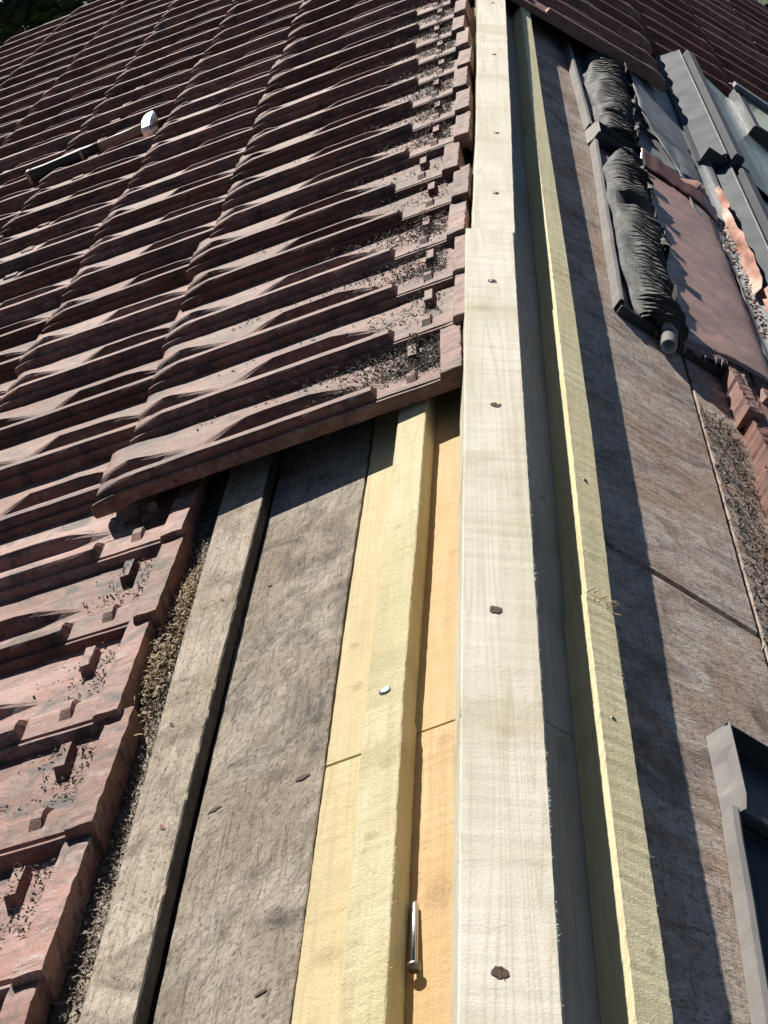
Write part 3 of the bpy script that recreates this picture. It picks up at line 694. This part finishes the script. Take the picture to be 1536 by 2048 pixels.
# ------------------------------------------------------------------ pleated black rolls
def pleated(name, label, path, r0, seed, gaps):
    """path: (y, s_centre, radius)"""
    rn = random.Random(seed); t = empty(name); tag(t, label, 'felt roll')
    y0, y1 = path[0][0], path[-1][0]; n = int((y1 - y0) / 0.0028); m = 34
    cs = [(p[0], p[1]) for p in path]; rs = [(p[0], p[2]) for p in path]
    # irregular pleat phase
    ph = 0.0; V = []; F = []; g = []
    per = 0.024; n = int((y1 - y0) / 0.002); lastidx = -1; jit = 0; amp = 1
    for i in range(n + 1):
        y = y0 + (y1 - y0) * i / n
        ph += (y1 - y0) / n / per
        idx = int(ph); sw = ph - idx
        if idx != lastidx:
            lastidx = idx; jit = rn.uniform(-1, 1); per = rn.uniform(0.010, 0.024)
            amp = 0.25 + 1.1 * smooth(-0.25, 0.25, noise.noise(Vector((y * 4.1, seed, 0.5))))
        tooth = 1.0 - 0.6 * sw / 0.74 if sw < 0.74 else -0.55
        hole = 0.0
        for (gy, gw) in gaps: hole = max(hole, 1 - smooth(gw * 0.7, gw, abs(y - gy)))
        row = []
        r = lerp_tab(rs, y) * 0.9; c = lerp_tab(cs, y) + 0.010 * noise.noise(Vector((y * 6, seed, 2)))
        for k in range(m + 1):
            a = pi * k / m                                # 0 = upslope foot, pi = downslope foot
            A = smooth(0.20 + 0.10 * jit, 0.62, k / m)
            rr = r * (1 + 0.16 * noise.noise(Vector((y * 9, a * 1.6, seed))) + 0.008 * noise.noise(Vector((y * 40, a * 6, seed))))
            rr += A * amp * (0.024 * (tooth - 0.4) + 0.009 * jit) + 0.009 * (0.15 + A) * (abs(noise.noise(Vector((y * 16 + a * 2.2, a * 1.3, seed + 4)))) - 0.2)
            rr -= hole * r * 0.6 * smooth(0.2, 0.42, k / m)
            yy = y - A * (0.014 * amp * max(0, tooth) + 0.02 + 0.006 * jit)
            row.append((c - rr * cos(a) * 1.08, yy, 0.006 + rr * sin(a) * 0.92))
        g.append(row)
    v, f = sheet(g, 0.0022)
    obj('pleated_skin', mesh('pleated_skin', v, f, M_rubber), t, MR)
    # ragged loose flaps on the downslope side
    for i in range(9):
        y = rn.uniform(y0 + 0.05, y1 - 0.05); c = lerp_tab(cs, y); r = lerp_tab(rs, y)
        gg = []
        for a_ in range(7):
            q = a_ / 6
            gg.append([(c + r * (0.55 + 0.55 * q), y - 0.03 * q + 0.004 * rn.uniform(-1, 1) - wj, 0.014 + r * (0.75 - 0.5 * q) + 0.012 * sin(q * 5 + i) + 0.004 * rn.uniform(-1, 1)) for wj in (0, 0.012 + 0.01 * rn.random(), 0.028 + 0.014 * rn.random())])
        obj('torn_flap', mesh('torn_flap', *sheet(gg, 0.0018), M_rubber), t, MR)
    for i in range(5):
        y = y0 + (0.004 + 0.012 * i); c = lerp_tab(cs, y); r = lerp_tab(rs, y) * (0.92 - 0.1 * i)
        gg = [[(c - r * cos(pi * k / 20) * (1 + 0.06 * rn.uniform(-1, 1)), y - dz, 0.006 + r * sin(pi * k / 20) * 0.85) for dz in (0, 0.016)] for k in range(21)]
        obj('torn_end', mesh('torn_end', *sheet(gg, 0.0018), M_rubber), t, MR)
    return t
r2 = pleated('pleated_roll', 'longer pleated black felt roll with a torn hole above the grey pipe', [(3.20, .336, .036), (3.3, .333, .044), (3.4, .330, .050), (3.7, .334, .056), (3.95, .336, .058), (4.15, .343, .050), (4.35, .366, .036), (4.44, .376, .028)], 0, 3, [(3.86, 0.055)])
r1 = pleated('pleated_roll', 'shorter pleated black felt roll against the dark tile edge', [(4.50, .352, .050), (4.7, .362, .060), (5.0, .368, .066), (5.25, .366, .062), (5.45, .372, .048)], 0, 5, [(4.62, 0.03), (5.33, 0.03)])
pp = empty('grey_pipe'); tag(pp, 'short grey plastic pipe end sticking out of the black roll', 'pipe')
V, F = tube((0.352, 3.12, 0.016), (0.3545, 3.235, 0.034), [(0, .0135), (1, .0135)], 24)
F = F[:-2]
v2, f2 = tube((0.352, 3.12, 0.016), (0.3545, 3.235, 0.034), [(0, .0115), (1, .0115)], 24); f2 = [q[::-1] for q in f2[:-2]]
o = len(V); ring = [(k, (k + 1) % 24, o + (k + 1) % 24, o + k)[::-1] for k in range(24)]
obj('pipe_wall', mesh('pipe_wall', list(V) + list(v2), F + [tuple(i + o for i in q) for q in f2] + ring, M_pvc, True), pp, MR)
obj('white_band', mesh('white_band', *(lambda vf: (vf[0], vf[1][:-2]))(tube((0.35198, 3.119, 0.01585), (0.3529, 3.162, 0.0226), [(0, .0140), (1, .0140)], 24)), M_lip, True), pp, MR)

# ------------------------------------------------------------------ roof window with its flashing
rw = empty('roof_window', (0.75, 4.8, -0.4)); tag(rw, 'roof window with grey aluminium covers and a torn silver gutter', 'roof window')
RW = rw.matrix_basis.inverted() @ MR
rn = random.Random(4)
def extr(prof, y0, y1, n=30, wob=0.0):
    g = []
    for i in range(n + 1):
        y = y0 + (y1 - y0) * i / n
        g.append([(s, y, h + wob * noise.noise(Vector((s * 30, y * 7, 0)))) for s, h in prof])
    return sheet(g, 0.0016)
def module(y0, y1, ds, dh):
    P = lambda *q: [(s + ds, h + dh) for s, h in q]
    obj('cover', mesh('cover', *extr(P((.600, .034), (.612, .040), (.6480, .0855)), y0, y1, 40, 0.0012), M_alu), rw, RW)
    obj('cover_edge', mesh('cover_edge', *box(.6475 + ds, .6535 + ds, y0, y1, .078 + dh, .0885 + dh, .001), M_zinc), rw, RW)
    obj('cover_channel', mesh('cover_channel', *box(.6535 + ds, .667 + ds, y0 + .01, y1, .050 + dh, .060 + dh), M_black), rw, RW)
    obj('glazing_bar', mesh('glazing_bar', *box(.667 + ds, .696 + ds, y0 - .004, y1, .060 + dh, .102 + dh, .004), M_alu), rw, RW)
    obj('end_plate', mesh('end_plate', *box(.606 + ds, .70 + ds, y0 + .002, y0 + .006, .030 + dh, .078 + dh), M_black), rw, RW)
    obj('pane', mesh('pane', *extr(P((.697, .072), (.74, .066), (.85, .05), (1.15, .035)), y0, y1, 8), M_milky), rw, RW)
    obj('end_plate', mesh('end_plate', *box(.70 + ds, 1.15 + ds, y0 - .006, y0 - .002, .02 + dh, .045 + dh), M_black), rw, RW)
module(4.755, 5.97, -0.004, 0.004)
module(3.30, 4.745, 0.018, -0.012)
# dark casement behind the milky pane
obj('casement', mesh('casement', *box(.86, 1.55, 5.55, 6.02, .045, .085, .006), M_black), rw, RW)
obj('casement_rail', mesh('casement_rail', *box(.85, 1.55, 5.985, 6.03, .085, .10, .003), M_zinc), rw, RW)
obj('glass', mesh('glass', *box(.88, 1.52, 5.57, 5.97, .085, .0875), M_glass), rw, RW)
# silver gutter, torn along the upslope side
g = []
for i in range(81):
    y = 3.32 + (5.62 - 3.32) * i / 80; row = []
    tear = 0.018 * noise.noise(Vector((y * 8, 3, 0))) + 0.02 * noise.noise(Vector((y * 2.2, 8, 0)))
    left = (0.585 if y < 4.05 else (0.585 - 0.07 * smooth(4.05, 4.2, y) - 0.09 * smooth(4.4, 4.9, y))) + tear * 0.5
    for j in range(15):
        q = j / 14; s = left + (0.628 - left) * q
        h = 0.030 + 0.5 * (0.60 - s) * 0.32 * (s < .6) + (0.9 * (s - 0.60) if s > 0.60 else 0) + 0.0022 * noise.noise(Vector((s * 40, y * 11, 4)))
        if y < 4.75: h -= 0.004
        row.append((s, y, h))
    g.append(row)
obj('gutter', mesh('gutter', *sheet(g, 0.0012), M_zinc, True), rw, RW)

cs = empty('copper_strip', (0.6, 4.0, -0.4)); tag(cs, 'crumpled bare copper strip torn loose along the silver gutter', 'copper strip')
CSM = cs.matrix_basis.inverted() @ MR
for (ya, yb, sa_, sb_, hh, sd_) in ((3.72, 4.28, .598, .622, .046, 1), (3.40, 3.74, .612, .648, .050, 2), (4.28, 4.46, .600, .616, .052, 3)):
    g = []
    for i in range(31):
        q = i / 30; y = ya + (yb - ya) * q; row = []
        wd = sin(pi * min(1, max(0.0, q * 1.02))) ** 0.5
        for j in range(9):
            p = j / 8; s = sa_ + (sb_ - sa_) * p * max(0.15, wd) + 0.003 * noise.noise(Vector((y * 18, sd_, 0)))
            row.append((s, y, hh + 0.03 * p * (sb_ - sa_) / 0.024 * 0.6 + 0.006 * noise.noise(Vector((s * 40, y * 14, sd_))) + 0.001 * noise.noise(Vector((s * 120, y * 60, sd_)))))
        g.append(row)
    obj('copper_sheet', mesh('copper_sheet', *sheet(g, 0.0008), M_copper), cs, CSM)
V = []; F = []
for i in range(110):
    y = rn.uniform(3.45, 4.15); s = 0.583 + rn.gauss(0, 0.005); p = Vector((s, y, 0.036 + 0.012 * rn.random())); an = rn.uniform(0, 2 * pi)
    d = Vector((cos(an) * 0.009, sin(an) * 0.009, rn.uniform(-.003, .009))); q = Vector((-sin(an), cos(an), .4)) * 0.0018
    o = len(V); V += [p - q, p + q, p + d * .6 + q * .7 + Vector((0, 0, .003)), p + d]; F += [(o, o + 1, o + 2), (o, o + 2, o + 3)]
tag(obj('copper_shreds', mesh('copper_shreds', V, F, M_copper), cs, CSM), kind='stuff')

# ------------------------------------------------------------------ shavings, litter
def shavings(name, label, spots, mat, seed, FR, left, size=(0.006, 0.016), wid=(0.0012, 0.003), kindcat='shavings', curl=3.0):
    rn = random.Random(seed); V = []; F = []
    for (fn, N) in spots:
        for i in range(N):
            s, y, h = fn(rn)
            L_ = rn.uniform(*size); wd = rn.uniform(*wid); an = rn.uniform(0, 2 * pi); cur = rn.uniform(-curl, curl); pit = rn.uniform(-0.5, 0.7)
            p = Vector((-s if left else s, y, h)); o = len(V); st = 4
            for k in range(st + 1):
                dv = Vector((cos(an), sin(an), sin(pit)));
                q = Vector((-sin(an), cos(an), rn.uniform(-.6, .6))) * wd * 0.5
                V += [p - q, p + q]; p = p + dv * (L_ / st); an += cur / st; pit += rn.uniform(-.7, .5)
                if p.z < 0.001: p.z = 0.001; pit = abs(pit)
            for k in range(st): F.append((o + 2 * k, o + 2 * k + 1, o + 2 * k + 3, o + 2 * k + 2))
    ob_ = obj(name, mesh(name, V, F, mat), None, FR); tag(ob_, label, kindcat, kind='stuff'); return ob_
def band(rn):
    y = rn.uniform(0.9, 2.42); q = rn.random(); s = 0.404 - 0.030 * q ** 1.3 - 0.008 * noise.noise(Vector((y * 9, 0, 0)))
    return s, y, 0.001 + 0.010 * rn.random() * (1 - q) + 0.001
def heap(rn):
    y = rn.gauss(2.12, 0.055); s = rn.gauss(0.393, 0.014); e = math.exp(-((y - 2.12) / 0.08) ** 2 - ((s - 0.395) / 0.022) ** 2)
    return s, y, 0.002 + 0.015 * e * rn.random() ** 0.5
def heap2(rn):
    y = rn.gauss(1.97, 0.06); s = rn.gauss(0.40, 0.009); return s, y, 0.003 + 0.02 * rn.random()
shavings('wood_shavings', 'small golden heap of wood shavings spilling onto the old batten', [(heap, 1500), (heap2, 700)], M_shav, 1, ML, True, (0.004, 0.011), (0.0008, 0.0022))
shavings('wood_shavings', 'grey-brown wood shavings in the shade along the foot of the lower tile heads', [(band, 2600)], M_shavD, 11, ML, True, (0.004, 0.011), (0.0008, 0.0022))
def bandR(rn):
    y = rn.uniform(1.95, 2.95); q = rn.random(); s = 0.452 - 0.05 * q ** 1.8 - 0.010 * (2.6 - y) * 0.5
    return s, y, 0.001 + 0.016 * rn.random() * (1 - q)
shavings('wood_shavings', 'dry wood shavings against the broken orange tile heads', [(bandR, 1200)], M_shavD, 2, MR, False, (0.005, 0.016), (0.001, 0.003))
def tile_spot(row, rn, u, d, y_tile):
    s, ys, b0, tilt, L_ = ROWS[row]
    return s + d, y_tile + u, b0 + tilt * d + tile_h(u, d, L_)
def lit0(rn):
    k = int(rn.random() ** 1.3 * 24); u = rn.uniform(0.06, 0.20) + rn.gauss(0, 0.008); d = 0.035 + abs(rn.gauss(0, 0.055)) + 0.12 * rn.random() * (rn.random() < .25)
    s, y, h = tile_spot(0, rn, u, d, YROW0 + k * TW * 0.917); dens = noise.noise(Vector((k * 3.7, 0, 1)))
    if dens < -0.12 and rn.random() < 0.8: h = 0.03
    return s, y, h + 0.003 + 0.008 * rn.random()
def lit1(rn):
    k = rn.randrange(0, 7); u = rn.uniform(0.09, 0.21); d = 0.034 + abs(rn.gauss(0, 0.04))
    s, y, h = tile_spot(1, rn, u, d, ROWS[1][1] + k * TW); return s, y, h + 0.002 + 0.003 * rn.random()
def litfar(rn):
    r = rn.randrange(0, 3); k = rn.randrange(0, 26); u = rn.uniform(0.16, 0.21); d = rn.uniform(0.05, 0.4)
    s, y, h = tile_spot(0, rn, u, d, YROW0 + k * TW * 0.917); return s, y, h + 0.003
shavings('leaf_litter', 'dark leaf litter and twigs caught behind the tile heads', [(lit0, 19000), (lit1, 1000), (litfar, 1500)], M_litter, 3, ML, True, (0.002, 0.008), (0.0008, 0.0026), 'litter', 1.5)

# ------------------------------------------------------------------ tree beyond the gable
def tree(x, y, zb, H, R, seed, label):
    rn = random.Random(seed); t = empty('garden_tree', (x, y, zb)); tag(t, label, 'tree', 'trees beyond the gable')
    parts = [tube((0, 0, 0), (0.1, 0, H * .6), [(0, .18), (.3, .14), (1, .07)], 10)]; cl = []
    for i in range(46):
        a = rn.uniform(0, 2 * pi); q = rn.uniform(.1, 1) * R; z = H * rn.uniform(.35, 1.0)
        c = Vector((q * cos(a), q * sin(a), z)); cl.append((c, rn.uniform(.5, 1.0) * R * .42))
        parts.append(tube((0.05, 0, H * rn.uniform(.35, .55)), c, [(0, .05), (1, .01)], 6))
    obj('trunk', mesh('trunk', *join(*parts), M_bark, True), t)
    V = []; F = []
    for c, r in cl:
        for i in range(420):
            d = Vector((rn.gauss(0, 1), rn.gauss(0, 1), rn.gauss(0, .8))).normalized() * r * rn.random() ** .45; p = c + d
            n_ = Vector((rn.gauss(0, 1), rn.gauss(0, 1), rn.gauss(.6, 1))).normalized(); u = n_.orthogonal().normalized(); v_ = n_.cross(u); sz = rn.uniform(.035, .07)
            o = len(V); V += [p - u * sz, p + v_ * sz * .5, p + u * sz, p - v_ * sz * .5]; F.append((o, o + 1, o + 2, o + 3))
    obj('crown', mesh('crown', V, F, M_leaf), t)
tree(-3.0, 12.4, -6.2, 5.6, 1.9, 1, 'dense dark green tree standing beyond the gable end')
tree(2.6, 12.6, -6.2, 5.6, 1.9, 2, 'leafy tree beyond the gable on the side of the roof window')
